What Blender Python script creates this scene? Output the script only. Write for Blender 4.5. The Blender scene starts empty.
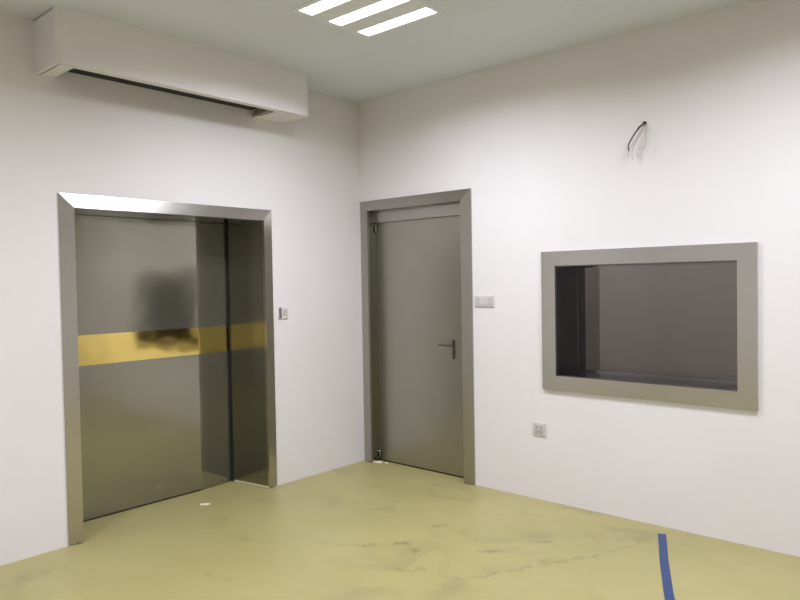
import bpy, bmesh, math, random
from mathutils import Vector, Matrix
random.seed(7)
S = bpy.context.scene
COL = S.collection

# ------------------------------------------------------------------ camera
def make_camera():
    C = Vector((4.1116, -4.1385, 1.5055))
    yaw, pit, rol, f = 2.2973, -0.0267, -0.0168, 693.61
    fw = Vector((math.cos(pit)*math.cos(yaw), math.cos(pit)*math.sin(yaw), math.sin(pit)))
    rt = Vector((math.sin(yaw), -math.cos(yaw), 0)); up = rt.cross(fw)
    r2 = math.cos(rol)*rt + math.sin(rol)*up
    u2 = -math.sin(rol)*rt + math.cos(rol)*up
    m = Matrix((r2, u2, -fw)).transposed().to_4x4(); m.translation = C
    cd = bpy.data.cameras.new('camera'); co = bpy.data.objects.new('camera', cd)
    COL.objects.link(co); co.matrix_world = m
    cd.sensor_width = 36.0; cd.sensor_fit = 'HORIZONTAL'; cd.lens = f/800*36.0
    cd.clip_start = 0.05
    S.camera = co
make_camera()

# ------------------------------------------------------------------ world, exposure
W = bpy.data.worlds.new('world'); S.world = W; W.use_nodes = True
W.node_tree.nodes['Background'].inputs[0].default_value = (0.5, 0.52, 0.55, 1)
W.node_tree.nodes['Background'].inputs[1].default_value = 0.0
S.view_settings.view_transform = 'Standard'; S.view_settings.look = 'None'
S.view_settings.gamma = 1.0; S.view_settings.use_curve_mapping = False
S.view_settings.exposure = 0.0
STRIP_WATTS = 13.1          # each of the three strips of a ceiling fixture
CONTROL_WATTS = 14.0
STRIP_SPREAD = math.radians(161)
STRIP_COLOUR = (0.95, 0.96, 1.10)

# ------------------------------------------------------------------ materials
def mat(name):
    m = bpy.data.materials.new(name); m.use_nodes = True
    nt = m.node_tree
    return m, nt, nt.nodes['Principled BSDF']
def N(nt, t, **kw):
    n = nt.nodes.new(t)
    for k, v in kw.items(): setattr(n, k, v)
    return n
def plain(name, col, rough=0.5, metal=0.0, spec=0.5, emit=None, es=0):
    m, nt, b = mat(name)
    b.inputs['Base Color'].default_value = (*col, 1); b.inputs['Roughness'].default_value = rough
    b.inputs['Metallic'].default_value = metal; b.inputs['Specular IOR Level'].default_value = spec
    tc = N(nt, 'ShaderNodeTexCoord'); no = N(nt, 'ShaderNodeTexNoise'); no.inputs['Scale'].default_value = 60
    nt.links.new(tc.outputs['Object'], no.inputs['Vector'])
    bu = N(nt, 'ShaderNodeBump'); bu.inputs['Strength'].default_value = 0.03; bu.inputs['Distance'].default_value = 0.002
    nt.links.new(no.outputs['Fac'], bu.inputs['Height']); nt.links.new(bu.outputs['Normal'], b.inputs['Normal'])
    if emit:
        b.inputs['Emission Color'].default_value = (*emit, 1); b.inputs['Emission Strength'].default_value = es
    return m
def paint(name, c1, c2, rough=0.75, bump=0.05, scale=1.3):
    m, nt, b = mat(name); L = nt.links.new
    g = N(nt, 'ShaderNodeNewGeometry')
    no = N(nt, 'ShaderNodeTexNoise'); no.inputs['Scale'].default_value = scale; no.inputs['Detail'].default_value = 4
    L(g.outputs['Position'], no.inputs['Vector'])
    r = N(nt, 'ShaderNodeValToRGB'); r.color_ramp.elements[0].position = .35; r.color_ramp.elements[1].position = .65
    r.color_ramp.elements[0].color = (*c1, 1); r.color_ramp.elements[1].color = (*c2, 1)
    L(no.outputs['Fac'], r.inputs['Fac']); L(r.outputs['Color'], b.inputs['Base Color'])
    n2 = N(nt, 'ShaderNodeTexNoise'); n2.inputs['Scale'].default_value = 90; n2.inputs['Detail'].default_value = 3
    L(g.outputs['Position'], n2.inputs['Vector'])
    bu = N(nt, 'ShaderNodeBump'); bu.inputs['Strength'].default_value = bump; bu.inputs['Distance'].default_value = 0.003
    L(n2.outputs['Fac'], bu.inputs['Height']); L(bu.outputs['Normal'], b.inputs['Normal'])
    b.inputs['Roughness'].default_value = rough; b.inputs['Specular IOR Level'].default_value = 0.25
    return m
def steel(name, col, rough=0.22, wave=0.35, wscale=2.2, brush=(40, 40, 1.2), metal=1.0):
    """brushed sheet steel: fine vertical grain in roughness, slow waviness of the sheet"""
    m, nt, b = mat(name); L = nt.links.new
    g = N(nt, 'ShaderNodeNewGeometry')
    mp = N(nt, 'ShaderNodeMapping'); mp.inputs['Scale'].default_value = brush
    L(g.outputs['Position'], mp.inputs['Vector'])
    no = N(nt, 'ShaderNodeTexNoise'); no.inputs['Scale'].default_value = 6; no.inputs['Detail'].default_value = 3
    L(mp.outputs['Vector'], no.inputs['Vector'])
    mr = N(nt, 'ShaderNodeMapRange'); mr.inputs['To Min'].default_value = rough*0.85; mr.inputs['To Max'].default_value = rough*1.2
    L(no.outputs['Fac'], mr.inputs['Value']); L(mr.outputs['Result'], b.inputs['Roughness'])
    mx = N(nt, 'ShaderNodeMix', data_type='RGBA')
    mx.inputs[6].default_value = (*[c*0.95 for c in col], 1); mx.inputs[7].default_value = (*[c*1.05 for c in col], 1)
    L(no.outputs['Fac'], mx.inputs[0]); L(mx.outputs[2], b.inputs['Base Color'])
    wv = N(nt, 'ShaderNodeTexNoise'); wv.inputs['Scale'].default_value = wscale; wv.inputs['Detail'].default_value = 1.5
    L(g.outputs['Position'], wv.inputs['Vector'])
    bu = N(nt, 'ShaderNodeBump'); bu.inputs['Strength'].default_value = wave; bu.inputs['Distance'].default_value = 0.01
    L(wv.outputs['Fac'], bu.inputs['Height']); L(bu.outputs['Normal'], b.inputs['Normal'])
    b.inputs['Metallic'].default_value = metal
    return m
def floor_material():
    m, nt, b = mat('epoxy_floor'); L = nt.links.new
    g = N(nt, 'ShaderNodeNewGeometry')
    def noise(scale, detail=4, vec=None, dist=0.0):
        n = N(nt, 'ShaderNodeTexNoise'); n.inputs['Scale'].default_value = scale; n.inputs['Detail'].default_value = detail
        n.inputs['Distortion'].default_value = dist
        L(vec or g.outputs['Position'], n.inputs['Vector']); return n.outputs['Fac']
    def ramp(v, a, c, lo=0.0, hi=1.0):
        r = N(nt, 'ShaderNodeMapRange'); r.inputs['From Min'].default_value = a; r.inputs['From Max'].default_value = c
        r.inputs['To Min'].default_value = lo; r.inputs['To Max'].default_value = hi; L(v, r.inputs['Value']); return r.outputs['Result']
    def mix(fac, A, col):
        x = N(nt, 'ShaderNodeMix', data_type='RGBA'); L(fac, x.inputs[0])
        if isinstance(A, tuple): x.inputs[6].default_value = (*A, 1)
        else: L(A, x.inputs[6])
        x.inputs[7].default_value = (*col, 1); return x.outputs[2]
    def math2(op, a, c):
        x = N(nt, 'ShaderNodeMath', operation=op)
        for i, v in enumerate((a, c)):
            if isinstance(v, (int, float)): x.inputs[i].default_value = v
            else: L(v, x.inputs[i])
        return x.outputs[0]
    c = mix(ramp(noise(0.9, 3), .35, .65), FLOOR_A, FLOOR_B)
    # dusty worn patches and scuffs, thickest along the middle of the room
    worn = math2('MULTIPLY', ramp(noise(2.6, 6, dist=1.2), .53, .72), ramp(noise(0.7, 2), .42, .62))
    c = mix(math2('MULTIPLY', worn, 0.42), c, (0.21, 0.175, 0.095))
    # single marks: (x0, y0, x1, y1, half width, strength)
    marks = [(1.33, -1.36, 1.50, -1.18, .016, .45), (1.50, -1.18, 1.62, -1.24, .012, .40), (1.08, -1.50, 1.33, -1.36, .010, .35),
             (1.45, -.86, 1.50, -.80, .014, .35), (2.00, -1.42, 2.43, -.62, .010, .30), (2.43, -.62, 2.55, -.28, .008, .22),
             (2.05, -.70, 2.13, -.64, .010, .50), (1.90, -1.02, 1.96, -.94, .016, .45), (1.65, -1.52, 1.80, -1.38, .016, .35),
             (.55, -1.75, .75, -1.70, .012, .30), (.95, -2.15, 1.12, -2.12, .010, .35), (2.20, -.95, 2.32, -.80, .014, .30)]
    wob = N(nt, 'ShaderNodeTexNoise'); wob.inputs['Scale'].default_value = 9; L(g.outputs['Position'], wob.inputs['Vector'])
    sub = N(nt, 'ShaderNodeVectorMath', operation='SUBTRACT'); L(wob.outputs['Color'], sub.inputs[0]); sub.inputs[1].default_value = (.5, .5, .5)
    sc = N(nt, 'ShaderNodeVectorMath', operation='SCALE'); L(sub.outputs[0], sc.inputs[0]); sc.inputs['Scale'].default_value = 0.10
    ad = N(nt, 'ShaderNodeVectorMath', operation='ADD'); L(g.outputs['Position'], ad.inputs[0]); L(sc.outputs[0], ad.inputs[1])
    sp = N(nt, 'ShaderNodeSeparateXYZ'); L(ad.outputs[0], sp.inputs[0])
    brk = ramp(noise(14, 3), .38, .6)
    for x0, y0, x1, y1, hw, st in marks:
        dx, dy = x1-x0, y1-y0; ln = math.hypot(dx, dy); ux, uy = dx/ln, dy/ln
        px = math2('SUBTRACT', sp.outputs[0], (x0+x1)/2); py = math2('SUBTRACT', sp.outputs[1], (y0+y1)/2)
        al = math2('ADD', math2('MULTIPLY', px, ux), math2('MULTIPLY', py, uy))
        ac = math2('ADD', math2('MULTIPLY', px, -uy), math2('MULTIPLY', py, ux))
        e = math2('MAXIMUM', math2('SUBTRACT', math2('ABSOLUTE', al, 0), ln/2), 0)
        d = math2('ADD', math2('ABSOLUTE', ac, 0), e)
        f = math2('MULTIPLY', math2('MULTIPLY', ramp(d, hw*2.6, 0.0, 0, 1), brk), min(1.0, st*1.35))
        c = mix(f, c, (0.13, 0.115, 0.055))
    L(c, b.inputs['Base Color'])
    rg = ramp(noise(3.0, 4), .3, .7, .30, .46); L(rg, b.inputs['Roughness'])
    bu = N(nt, 'ShaderNodeBump'); bu.inputs['Strength'].default_value = 0.06; bu.inputs['Distance'].default_value = 0.006
    L(noise(7, 3), bu.inputs['Height']); L(bu.outputs['Normal'], b.inputs['Normal'])
    b.inputs['Specular IOR Level'].default_value = 0.4
    return m
FLOOR_A = (0.365, 0.325, 0.130); FLOOR_B = (0.41, 0.365, 0.152)
M_WALL = paint('white_wall_paint', (0.75, 0.725, 0.72), (0.775, 0.75, 0.745))
M_CEIL = paint('ceiling_paint', (0.70, 0.735, 0.80), (0.72, 0.755, 0.82))
M_FLOOR = floor_material()
M_STEEL = steel('brushed_steel_trim', (0.51, 0.495, 0.465), 0.24, 0.12)
M_LEAF = steel('polished_steel_sheet', (0.32, 0.31, 0.25), 0.14, 0.60, 2.4, metal=0.86)
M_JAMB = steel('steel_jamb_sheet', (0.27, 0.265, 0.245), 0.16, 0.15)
M_DFRAME = steel('dull_steel_trim', (0.42, 0.405, 0.37), 0.30, 0.12)
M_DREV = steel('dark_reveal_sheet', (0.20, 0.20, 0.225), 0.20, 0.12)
M_DOOR = steel('satin_steel_sheet', (0.40, 0.39, 0.335), 0.36, 0.2)
M_FILM = steel('yellow_film', (0.89, 0.70, 0.225), 0.08, 0.75, 3.2, metal=1.0)
M_RUBBER = plain('black_rubber', (0.012, 0.012, 0.012), 0.6)
M_DARK = plain('dark_steel_handle', (0.14, 0.125, 0.11), 0.35, 0.8)
M_UNIT = plain('dark_unit_metal', (0.012, 0.011, 0.010), 0.7)
M_BRACKET = plain('grey_bracket', (0.22, 0.20, 0.17), 0.6)
M_PLASTIC = plain('white_plastic', (0.72, 0.71, 0.69), 0.35)
M_GREYPL = plain('grey_plastic', (0.50, 0.49, 0.475), 0.4)
M_PLATE = plain('aged_white_plastic', (0.60, 0.58, 0.56), 0.4)
M_SLOT = plain('socket_slot', (0.26, 0.25, 0.24), 0.6)
M_GREYDARK = plain('grey_edge_shade', (0.17, 0.16, 0.15), 0.4)
M_HOLE = plain('dark_hole', (0.02, 0.02, 0.02), 0.8)
M_TAPE = plain('blue_tape', (0.014, 0.047, 0.16), 0.4)
M_PAPER = plain('white_scrap', (0.78, 0.76, 0.66), 0.8)
M_SEALANT = plain('pale_sealant', (0.42, 0.39, 0.23), 0.6)
M_WIREBLACK = plain('dark_wire', (0.10, 0.085, 0.085), 0.5)
M_WIREPINK = plain('pale_wire', (0.55, 0.45, 0.43), 0.5)
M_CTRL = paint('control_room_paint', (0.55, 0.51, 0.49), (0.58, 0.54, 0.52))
M_HOUSING = plain('white_lamp_housing', (0.76, 0.79, 0.81), 0.5)
M_TUBE = plain('lit_lamp_strip', (0.9, 0.9, 0.9), 0.5, emit=(1.0, 0.98, 0.97), es=6.0)
M_CDARK = paint('darkened_control_wall', (0.19, 0.18, 0.17), (0.22, 0.205, 0.195))  # darkened so the window mirrors dark in the yellow band
def glass():
    m, nt, b = mat('lead_glass')
    b.inputs['Base Color'].default_value = (0.93, 0.90, 0.86, 1); b.inputs['Roughness'].default_value = 0.0
    b.inputs['Transmission Weight'].default_value = 1.0; b.inputs['IOR'].default_value = 1.5
    return m
M_GLASS = glass()

# ------------------------------------------------------------------ mesh helpers
def bx(bm, x0, x1, y0, y1, z0, z1):
    vs = [bm.verts.new((x, y, z)) for z in (z0, z1) for x, y in ((x0, y0), (x1, y0), (x1, y1), (x0, y1))]
    for f in ((3, 2, 1, 0), (4, 5, 6, 7), (0, 1, 5, 4), (1, 2, 6, 5), (2, 3, 7, 6), (3, 0, 4, 7)):
        bm.faces.new([vs[i] for i in f])
def prism(bm, ring0, ring1):
    a = [bm.verts.new(p) for p in ring0]; b = [bm.verts.new(p) for p in ring1]; n = len(a)
    bm.faces.new(a[::-1]); bm.faces.new(b)
    for i in range(n): bm.faces.new([a[i], a[(i+1) % n], b[(i+1) % n], b[i]])
def tube(bm, pts, r, seg=8, caps=True):
    pts = [Vector(p) for p in pts]; rings = []
    for i, p in enumerate(pts):
        t = (pts[min(i+1, len(pts)-1)] - pts[max(i-1, 0)]).normalized()
        a = t.cross(Vector((0.3, 0.2, 1))).normalized() if abs(t.z) < .95 else t.cross(Vector((1, 0, 0))).normalized()
        b = t.cross(a); rr = r[i] if isinstance(r, (list, tuple)) else r
        rings.append([bm.verts.new(p + rr*(math.cos(2*math.pi*k/seg)*a + math.sin(2*math.pi*k/seg)*b)) for k in range(seg)])
    for A, B in zip(rings, rings[1:]):
        for k in range(seg): bm.faces.new([A[k], A[(k+1) % seg], B[(k+1) % seg], B[k]])
    if caps: bm.faces.new(rings[0][::-1]); bm.faces.new(rings[-1])
def smooth_path(ctrl, n=10):
    P = [Vector(p) for p in ctrl]; P = [2*P[0]-P[1]] + P + [2*P[-1]-P[-2]]; out = []
    for i in range(1, len(P)-2):
        for k in range(n):
            t = k/n
            out.append(0.5*((2*P[i]) + (P[i+1]-P[i-1])*t + (2*P[i-1]-5*P[i]+4*P[i+1]-P[i+2])*t*t + (3*P[i]-P[i-1]-3*P[i+1]+P[i+2])*t**3))
    out.append(P[-2]); return out
def obj(name, bm, m, parent=None, bevel=0.0, smooth=False, origin=None):
    bmesh.ops.recalc_face_normals(bm, faces=bm.faces)
    if bevel: bmesh.ops.bevel(bm, geom=bm.edges[:], offset=bevel, segments=2, affect='EDGES', profile=0.5)
    if origin is not None: bmesh.ops.translate(bm, verts=bm.verts, vec=-Vector(origin))
    me = bpy.data.meshes.new(name); bm.to_mesh(me); bm.free(); me.materials.append(m)
    if smooth:
        for p in me.polygons: p.use_smooth = True
    o = bpy.data.objects.new(name, me); COL.objects.link(o)
    if origin is not None: o.location = origin
    if parent:
        o.parent = parent
        o.location = Vector(origin if origin is not None else (0, 0, 0)) - root_loc(parent)
    return o
def root_loc(o):
    v = Vector(o.location)
    while o.parent: o = o.parent; v += o.location
    return v
def tag(o, label, cat, group=None, kind=None):
    o['label'] = label; o['category'] = cat
    if group: o['group'] = group
    if kind: o['kind'] = kind
    return o
def thing(name, label, cat, loc, group=None, kind=None):
    o = bpy.data.objects.new(name, None); COL.objects.link(o); o.location = loc; o.empty_display_size = .1
    return tag(o, label, cat, group, kind)
def struct(name, bm, m, label, cat):
    return tag(obj(name, bm, m), label, cat, kind='structure')
def B(*boxes):
    bm = bmesh.new()
    for b in boxes: bx(bm, *b)
    return bm

# ------------------------------------------------------------------ the room
RX, RY, H = 6.0, -6.2, 3.0
struct('floor', B((-.9, RX+.2, RY-.2, 2.85, -.15, 0)), M_FLOOR, 'yellow-green glossy epoxy floor with scuffs and dusty wear', 'floor')
struct('ceiling', B((-.9, RX+.2, RY-.2, 2.85, H, H+.15)), M_CEIL, 'flat grey-white ceiling above the white walls', 'ceiling')
LY0, LY1, LZ = -2.372, -1.010, 1.968              # opening for the wide steel door
struct('wall_left', B((-.30, 0, RY-.2, LY0, 0, H), (-.30, 0, LY1, 0, 0, H), (-.30, 0, LY0, LY1, LZ, H)), M_WALL,
       'white wall with the wide steel door and the boxed duct', 'wall')
DX0, DX1, DZ = 0.060, 1.095, 2.115                # opening for the narrow door
WX0, WX1, WZ0, WZ1 = 1.826, 2.962, 0.860, 1.592   # opening for the window
struct('wall_right', B((-.9, DX0, 0, .40, 0, H), (DX0, DX1, 0, .40, DZ, H), (DX1, WX0, 0, .40, 0, H), (WX0, WX1, 0, .40, 0, WZ0),
                       (WX0, WX1, 0, .40, WZ1, H), (WX1, RX, 0, .40, 0, H)), M_WALL,
       'white wall with the single steel door and the observation window', 'wall')
struct('wall_back', B((-.30, RX+.2, RY-.2, RY, 0, H)), M_WALL, 'white wall behind the viewer opposite the window', 'wall')
struct('wall_side', B((RX, RX+.2, RY, .40, 0, H)), M_WALL, 'white wall behind the viewer opposite the wide door', 'wall')
struct('wall_control_back', B((-.9, RX, 2.65, 2.85, 0, H)), M_CTRL, 'dim grey wall seen through the observation window', 'wall')
struct('wall_control_left', B((.72, .87, .40, 2.65, 0, H)), M_CTRL, 'dim side wall of the room behind the window', 'wall')
struct('wall_control_right', B((4.3, 4.45, .40, 2.65, 0, H)), M_CDARK, 'unseen right side wall of the room behind the window, darkened for its reflection', 'wall')
struct('wall_outer', B((-.9, -.75, RY-.2, 2.85, 0, H)), M_CTRL, 'wall of the passage behind the wide steel door', 'wall')

# mitred architrave: rectangle in the wall plane, swept profile; map(u, v, w): u along, v up, w out of the wall
def mitred(u0, u1, v0, v1, fw, fv, mapf, w0, w1, sides, bev=0.004):
    """outer rectangle u0..u1, v0..v1, face width fw (fv on top and bottom); returns {side: bmesh}"""
    O = [(u0, v0), (u1, v0), (u1, v1), (u0, v1)]
    wo, wi = w1 if isinstance(w1, tuple) else (w1, w1)      # thickness at the outer and at the inner edge
    has_b = 'bottom' in sides
    I = [(u0+fw, v0+(fv if has_b else 0)), (u1-fw, v0+(fv if has_b else 0)), (u1-fw, v1-fv), (u0+fw, v1-fv)]
    idx = {'bottom': (0, 1), 'right': (1, 2), 'top': (2, 3), 'left': (3, 0)}
    out = {}
    for s in sides:
        a, b = idx[s]; q = [O[a], O[b], I[b], I[a]]
        bm = bmesh.new()
        prism(bm, [mapf(u, v, w0) for u, v in q], [mapf(u, v, w) for (u, v), w in zip(q, (wo, wo, wi, wi))])
        out[s] = bm
    return out

# ------------------------------------------------------------------ wide steel door, left wall
d1 = thing('door_1', 'wide steel sliding door with a yellow band, set deep in the left wall', 'door', (0, -1.69, 0), kind='structure')
mapL = lambda u, v, w: (w, u, v)
fr = thing('door_frame', '', '', (0, 0, 0)); fr.parent = d1; fr.location = (0, 0, 0)
for k in ('label', 'category'): del fr[k]
for s, bm in mitred(-2.450, -.932, .012, 2.046, .080, .080, mapL, 0.0, (0.010, 0.0245), ('left', 'right', 'top')).items():
    obj('door_jamb_trim' if s != 'top' else 'door_head_trim', bm, M_STEEL, fr)
XL = -.345                                         # face of the leaf
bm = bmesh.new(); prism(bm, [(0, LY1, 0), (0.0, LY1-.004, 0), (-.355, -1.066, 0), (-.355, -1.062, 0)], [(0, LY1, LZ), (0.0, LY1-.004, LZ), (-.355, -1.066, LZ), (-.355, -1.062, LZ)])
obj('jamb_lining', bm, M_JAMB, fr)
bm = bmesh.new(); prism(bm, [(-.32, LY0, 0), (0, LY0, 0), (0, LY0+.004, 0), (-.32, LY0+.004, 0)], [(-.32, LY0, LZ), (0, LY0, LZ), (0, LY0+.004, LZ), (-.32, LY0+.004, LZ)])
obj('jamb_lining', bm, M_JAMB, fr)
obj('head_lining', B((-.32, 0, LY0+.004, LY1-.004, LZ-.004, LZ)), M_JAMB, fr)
bm = bmesh.new(); prism(bm, [(-.346, -1.0670, 0), (-.362, -1.0700, 0), (-.362, -1.0650, 0), (-.346, -1.0630, 0)], [(-.346, -1.0670, LZ), (-.362, -1.0700, LZ), (-.362, -1.0650, LZ), (-.346, -1.0630, LZ)])
obj('dark_gap_strip', bm, M_RUBBER, d1)  # black strip standing for the dark gap between leaf and jamb
bm = bmesh.new(); tube(bm, [(-.33, -1.066, .004), (-.16, -1.04, .004), (0.02, -1.012, .004)], .013, 8)
obj('sealant_bead', bm, M_SEALANT, d1)
# leaf: sheet faced panel whose closing edge folds back slightly
YB = -1.345
def leaf_x(y): return XL if y <= YB else XL - (y-YB)*math.tan(math.radians(5.6))
ys = [-2.62, -2.0, YB, -1.05]
def leaf_strip(z0, z1, off, thick, y_a, y_b):
    bm = bmesh.new()
    yy = [y_a] + [y for y in ys if y_a < y < y_b] + [y_b]
    for a, b in zip(yy, yy[1:]):
        prism(bm, [(leaf_x(a)+off, a, z0), (leaf_x(b)+off, b, z0), (leaf_x(b)+off-thick, b, z0), (leaf_x(a)+off-thick, a, z0)],
                  [(leaf_x(a)+off, a, z1), (leaf_x(b)+off, b, z1), (leaf_x(b)+off-thick, b, z1), (leaf_x(a)+off-thick, a, z1)])
    bmesh.ops.remove_doubles(bm, verts=bm.verts, dist=1e-5)
    return bm
lf = obj('door_leaf', leaf_strip(.006, 2.06, 0, .05, -2.62, -1.050), M_LEAF, d1)
bd = obj('warning_band', leaf_strip(1.000, 1.196, .0012, .001, -2.62, -1.0515), M_FILM, lf); bd['label'] = 'glossy yellow band across the leaf'
bt = obj('bottom_seal', B((XL-.03, XL+.002, -2.62, -1.35, 0, .010)), M_RUBBER, d1)

# ------------------------------------------------------------------ narrow steel door, right wall
d2 = thing('door_2', 'single steel swing door with dark lever handle beside the room corner', 'door', (.58, 0, 0), kind='structure')
mapR = lambda u, v, w: (u, -w, v)
fr = thing('door_frame', '', '', (0, 0, 0)); fr.parent = d2
for k in ('label', 'category'): del fr[k]
for s, bm in mitred(.016, 1.146, .004, 2.174, .088, .084, mapR, 0.0, (0.010, 0.023), ('left', 'right', 'top')).items():
    obj('door_jamb_trim' if s != 'top' else 'door_head_trim', bm, M_DFRAME, fr)
obj('jamb_lining', B((DX0, .104, 0, .14, 0, 2.094)), M_JAMB, fr)
obj('jamb_lining', B((1.052, DX1, 0, .14, 0, 2.094)), M_JAMB, fr)
obj('head_lining', B((DX0, DX1, 0, .14, 2.094, DZ)), M_JAMB, fr)
obj('head_stop', B((.104, 1.052, .055, .14, 1.996, 2.094)), M_DFRAME, fr)
lf2 = obj('door_leaf', B((.1045, 1.0515, .085, .14, .012, 1.995)), M_DOOR, d2, bevel=.0008)
obj('floor_sweep', B((.108, 1.048, .088, .135, 0, .012)), M_RUBBER, d2)
# lever handle on a narrow vertical backplate
hd = thing('lever_handle', 'dark lever handle on a narrow plate', '', (0, 0, 0)); del hd['category']; hd.parent = d2; hd.location = (0, 0, 0)
HX = .900
obj('backplate', B((HX-.009, HX+.009, .077, .085, .905, 1.055)), M_DARK, hd, bevel=.003)
bm = bmesh.new(); tube(bm, smooth_path([(HX, .08, 1.012), (HX, .045, 1.012), (HX-.012, .032, 1.012), (HX-.05, .030, 1.012), (HX-.105, .034, 1.013)], 6), .0075, 10)
obj('lever', bm, M_DARK, hd, smooth=True)
bm = bmesh.new(); tube(bm, [(HX, .078, .945), (HX, .070, .945)], .009, 12)
obj('key_cylinder', bm, M_DARK, hd)
for hz in (1.945, .06):
    bm = bmesh.new(); tube(bm, [(.115, .074, hz-.028), (.115, .074, hz-.024), (.115, .074, hz+.024), (.115, .074, hz+.028)], [.006, .010, .010, .006], 10)
    obj('hinge', bm, M_JAMB, d2, smooth=False)

# ------------------------------------------------------------------ observation window
w1 = thing('window_1', 'lead glass observation window in a wide brushed steel frame', 'window', (2.39, 0, .765), kind='structure')
for s, bm in mitred(1.726, 3.056, .766, 1.688, .101, .095, mapR, 0.0, .022, ('left', 'right', 'top', 'bottom')).items():
    obj('window_frame', bm, M_STEEL, w1)
t = .004
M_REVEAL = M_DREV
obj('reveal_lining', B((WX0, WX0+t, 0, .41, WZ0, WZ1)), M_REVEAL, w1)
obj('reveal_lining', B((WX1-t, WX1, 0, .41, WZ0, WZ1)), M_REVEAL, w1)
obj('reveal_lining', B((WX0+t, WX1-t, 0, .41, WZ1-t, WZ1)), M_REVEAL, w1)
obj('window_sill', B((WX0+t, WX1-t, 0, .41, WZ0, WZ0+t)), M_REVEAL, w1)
g = obj('glass_pane', B((WX0+t, WX1-t, .300, .312, WZ0+t, WZ1-t)), M_GLASS, w1)
bm = B((WX0+t, WX0+t+.006, .289, .299, WZ0+t, WZ1-t), (WX1-t-.012, WX1-t, .285, .299, WZ0+t, WZ1-t),
       (WX0+t+.012, WX1-t-.012, .285, .299, WZ0+t, WZ0+t+.012), (WX0+t+.012, WX1-t-.012, .285, .299, WZ1-t-.012, WZ1-t))
obj('glazing_bead', bm, M_JAMB, w1)

# ------------------------------------------------------------------ boxed air conditioning duct
BY0, BY1, BXF, BZ = -2.555, -.793, .310, 2.700
ac = thing('duct_bulkhead', 'long white boxed-in air conditioning duct with open slot under ceiling', 'duct', (0, -1.68, BZ))
casing = B((BXF-.055, BXF-.018, -2.452, -1.075, BZ, BZ+.010), (0, BXF-.030, BY0+.03, -2.452, BZ, BZ+.012), (0, BXF-.030, -1.075, BY1-.03, BZ, BZ+.012),
           (0, BXF-.04, -2.452, -1.075, H-.014, H-.010))
def u_path(o, rad):                                  # plan of the casing, rounded front corners
    x1, a, b = BXF-o, BY0+o, BY1-o; p = [(0, a)]
    for k in range(7):
        t = -math.pi/2 + k*math.pi/12; p.append((x1-rad+rad*math.cos(t), a+rad+rad*math.sin(t)))
    for k in range(7):
        t = k*math.pi/12; p.append((x1-rad+rad*math.cos(t), b-rad+rad*math.sin(t)))
    return p + [(0, b)]
PO, PI_ = u_path(0, .045), u_path(.018, .027)
for k in range(len(PO)-1):
    zt = H-.010 if k == 0 else H                     # the end panel stops short of the ceiling
    q = [PO[k], PO[k+1], PI_[k+1], PI_[k]]
    prism(casing, [(x, y, BZ) for x, y in q], [(x, y, zt) for x, y in q])
obj('casing', casing, M_WALL, ac)
obj('fan_coil_unit', B((.012, .262, -2.45, -1.10, 2.748, 2.98)), M_UNIT, ac)
bm = bmesh.new()
prism(bm, [(.25, -1.077, BZ-.004), (.25, -1.135, BZ-.004), (.10, -1.115, BZ-.004), (.10, -1.077, BZ-.004)], [(.25, -1.077, BZ+.03), (.25, -1.135, BZ+.03), (.10, -1.115, BZ+.03), (.10, -1.077, BZ+.03)])
obj('end_bracket', bm, M_BRACKET, ac)

# ------------------------------------------------------------------ ceiling lamps
def strips(x0): pass
FX, FY = 1.434, -1.352                              # centre of the fixture in view
def ceiling_lamp(cx, cy, label):
    z = H
    t = thing('ceiling_light', label, 'ceiling light', (cx, cy, z), group='three-strip louvre lights in the ceiling')
    sy = (-.222, 0.0, .232); hw = .048; hx = .264
    # white housing plate with three troughs, hanging 25 mm below the ceiling plane
    bm = bmesh.new(); zt, zb = z, z-.004; X = hx+.035
    ed = [-.222-hw-.03]
    for s in sy: ed += [s-hw, s+hw]
    ed.append(.232+hw+.03)
    for a, b in ((0, 1), (2, 3), (4, 5), (6, 7)): bx(bm, cx-X, cx+X, cy+ed[a], cy+ed[b], zb, zt)
    for s in sy:
        bx(bm, cx-X, cx-hx, cy+s-hw, cy+s+hw, zb, zt); bx(bm, cx+hx, cx+X, cy+s-hw, cy+s+hw, zb, zt)
    obj('housing', bm, M_HOUSING, t)
    for s in sy:
        obj('lamp_strip', B((cx-hx+.002, cx+hx-.002, cy+s-hw+.002, cy+s+hw-.002, z-.0045, z-.001)), M_TUBE, t)
        ld = bpy.data.lights.new('lamp_glow', 'AREA'); ld.shape = 'RECTANGLE'; ld.size = 2*hx-.02; ld.size_y = 2*hw-.02
        ld.energy = STRIP_WATTS; ld.color = STRIP_COLOUR; ld.spread = STRIP_SPREAD
        lo = bpy.data.objects.new('lamp_glow', ld); COL.objects.link(lo); lo.parent = t; lo.location = (0, s, -.006)
    return t
ceiling_lamp(FX, FY, 'lit three-strip louvre ceiling light in front of the corner')
ceiling_lamp(FX+2.15, FY, 'lit three-strip ceiling light out of view near the window wall')
ceiling_lamp(FX, FY-3.0, 'lit three-strip ceiling light out of view near the left wall')
ceiling_lamp(FX+2.15, FY-3.0, 'lit three-strip ceiling light out of view above the viewer')

# unseen fill lamp, added to brighten the dim room behind the window
cl = thing('control_room_fill', 'added round fill lamp brightening the dim room behind the window, out of view', 'ceiling light', (1.6, 1.4, H))
bm = bmesh.new(); tube(bm, [(1.6, 1.4, H), (1.6, 1.4, H-.05)], .14, 24); obj('fill_lamp_base', bm, M_HOUSING, cl)
ld = bpy.data.lights.new('lamp_glow', 'POINT'); ld.energy = CONTROL_WATTS; ld.shadow_soft_size = .1; ld.color = (1.0, .95, .93)
lo = bpy.data.objects.new('lamp_glow', ld); COL.objects.link(lo); lo.parent = cl; lo.location = (0, 0, -.18)
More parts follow.
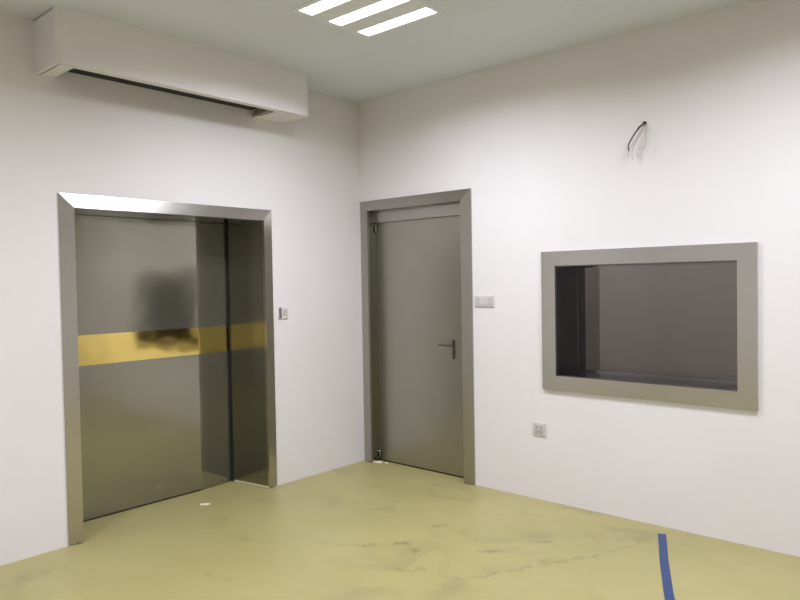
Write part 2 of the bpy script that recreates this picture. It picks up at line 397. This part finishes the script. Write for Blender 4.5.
# ------------------------------------------------------------------ wall plates
def plate_box(bm, x0, x1, z0, z1, d): bx(bm, x0, x1, -d, 0, z0, z1)
sk = thing('wall_socket', 'small white power socket low on the wall below the window', 'socket', (1.69, 0, .484))
obj('cover_plate', B((1.640, 1.738, -.010, 0, .441, .527)), M_PLATE, sk, bevel=.003)
obj('socket_face', B((1.656, 1.722, -.013, -.010, .455, .513)), M_GREYPL, sk, bevel=.001)
for sx, sz in ((1.672, .495), (1.706, .495), (1.672, .466), (1.689, .472), (1.706, .466)):
    obj('pin_slot', B((sx-.005, sx+.005, -.0138, -.012, sz-.005, sz+.005)), M_SLOT, sk)
sw = thing('light_switch', 'wide white double light switch plate right of the single door', 'light switch', (1.25, 0, 1.354))
obj('cover_plate', B((1.166, 1.334, -.010, 0, 1.314, 1.394)), M_PLATE, sw, bevel=.003)
for i in range(4):
    x = 1.178 + i*.038
    r = obj('rocker', B((x, x+.031, -.014, -.010, 1.328, 1.380)), M_GREYPL if i in (0, 3) else M_PLATE, sw, bevel=.001)
db = thing('door_button', 'small white door switch with dark left part beside wide steel door', 'switch', (0, -.838, 1.286))
obj('cover_plate', B((0, .011, -.884, -.792, 1.243, 1.330)), M_PLASTIC, db, bevel=.003)
obj('edge_shade_strip', B((.011, .015, -.882, -.858, 1.247, 1.326)), M_GREYDARK, db, bevel=.001)  # dark strip drawn for the shadowed left edge of the plate
obj('push_button', B((.011, .014, -.846, -.804, 1.264, 1.310)), M_GREYPL, db, bevel=.001)

# ------------------------------------------------------------------ loose wires from a hole high on the right wall
wr = thing('loose_wires', 'loose wires hanging from a dark hole high above the window', 'wires', (2.431, 0, 2.433))
bm = bmesh.new(); tube(bm, [(2.431, .0005, 2.433), (2.431, -.006, 2.433)], [.014, .012], 16)
obj('conduit_end', bm, M_HOLE, wr)
bm = bmesh.new(); tube(bm, smooth_path([(2.431, -.004, 2.430), (2.415, -.035, 2.410), (2.375, -.05, 2.350), (2.350, -.05, 2.302), (2.352, -.045, 2.270)]), [.006]*14+[.0045]*27, 8)
obj('cable', bm, M_WIREBLACK, wr, smooth=True)
for c, r_ in (([(2.433, -.004, 2.428), (2.430, -.04, 2.39), (2.40, -.06, 2.335), (2.362, -.06, 2.28), (2.350, -.05, 2.24)], .0030),
              ([(2.436, -.004, 2.430), (2.452, -.04, 2.39), (2.462, -.055, 2.33), (2.450, -.055, 2.28), (2.420, -.05, 2.275)], .0022),
              ([(2.430, -.004, 2.428), (2.42, -.03, 2.37), (2.385, -.05, 2.30), (2.372, -.05, 2.25), (2.380, -.045, 2.215)], .0025)):
    bm = bmesh.new(); tube(bm, smooth_path(c), r_, 6); obj('wire', bm, M_WIREPINK, wr, smooth=True)

# ------------------------------------------------------------------ floor bits
bm = bmesh.new()
path = smooth_path([(2.566, -.124, 0), (2.640, -.300, 0), (2.718, -.490, 0), (2.812, -.705, 0), (2.908, -.920, 0), (3.03, -1.15, 0), (3.18, -1.38, 0)], 8)
prev = None
for i, p in enumerate(path):
    tg = (path[min(i+1, len(path)-1)] - path[max(i-1, 0)]).normalized(); n = Vector((-tg.y, tg.x, 0))*.0225
    cur = [bm.verts.new(p+n+Vector((0, 0, .0003))), bm.verts.new(p-n+Vector((0, 0, .0003))), bm.verts.new(p-n+Vector((0, 0, .0016))), bm.verts.new(p+n+Vector((0, 0, .0016)))]
    if prev:
        for k in range(4): bm.faces.new([prev[k], prev[(k+1) % 4], cur[(k+1) % 4], cur[k]])
    else: bm.faces.new(cur[::-1])
    prev = cur
bm.faces.new(prev)
tag(obj('floor_tape', bm, M_TAPE, origin=(2.74, -.5, 0)), 'curved strip of blue tape stuck on the yellow floor', 'tape')
def scrap(name, cx, cy, sx, sy, rot, label, cat, h=.008):
    bm = bmesh.new(); n = 9
    a = []; 
    for k in range(n):
        an = 2*math.pi*k/n; rr = 1 + random.uniform(-.3, .25)
        a.append(Vector((math.cos(an)*sx*rr, math.sin(an)*sy*rr, 0)))
    R = Matrix.Rotation(rot, 3, 'Z')
    lo = [bm.verts.new(R @ v + Vector((cx, cy, .0006))) for v in a]
    hi = [bm.verts.new(R @ (v*.8) + Vector((cx, cy, h*random.uniform(.5, 1)))) for v in a]
    bm.faces.new(lo[::-1]); bm.faces.new(hi)
    for k in range(n): bm.faces.new([lo[k], lo[(k+1) % n], hi[(k+1) % n], hi[k]])
    return tag(obj(name, bm, M_PAPER, origin=(cx, cy, 0)), label, cat)
scrap('paper_scrap', -.035, -1.515, .040, .018, .9, 'small white scrap on the floor in front of the wide steel door', 'scrap')
scrap('plaster_crumb', .150, .022, .030, .012, .6, 'largest white plaster crumb at the hinge side of the single door', 'debris', .014)
scrap('plaster_crumb', .108, .012, .012, .009, .2, 'small white plaster crumb nearest the left door jamb of the single door', 'debris', .010)
scrap('plaster_crumb', .215, .045, .014, .008, .9, 'small white plaster crumb under the single door leaf, furthest from the corner', 'debris', .008)
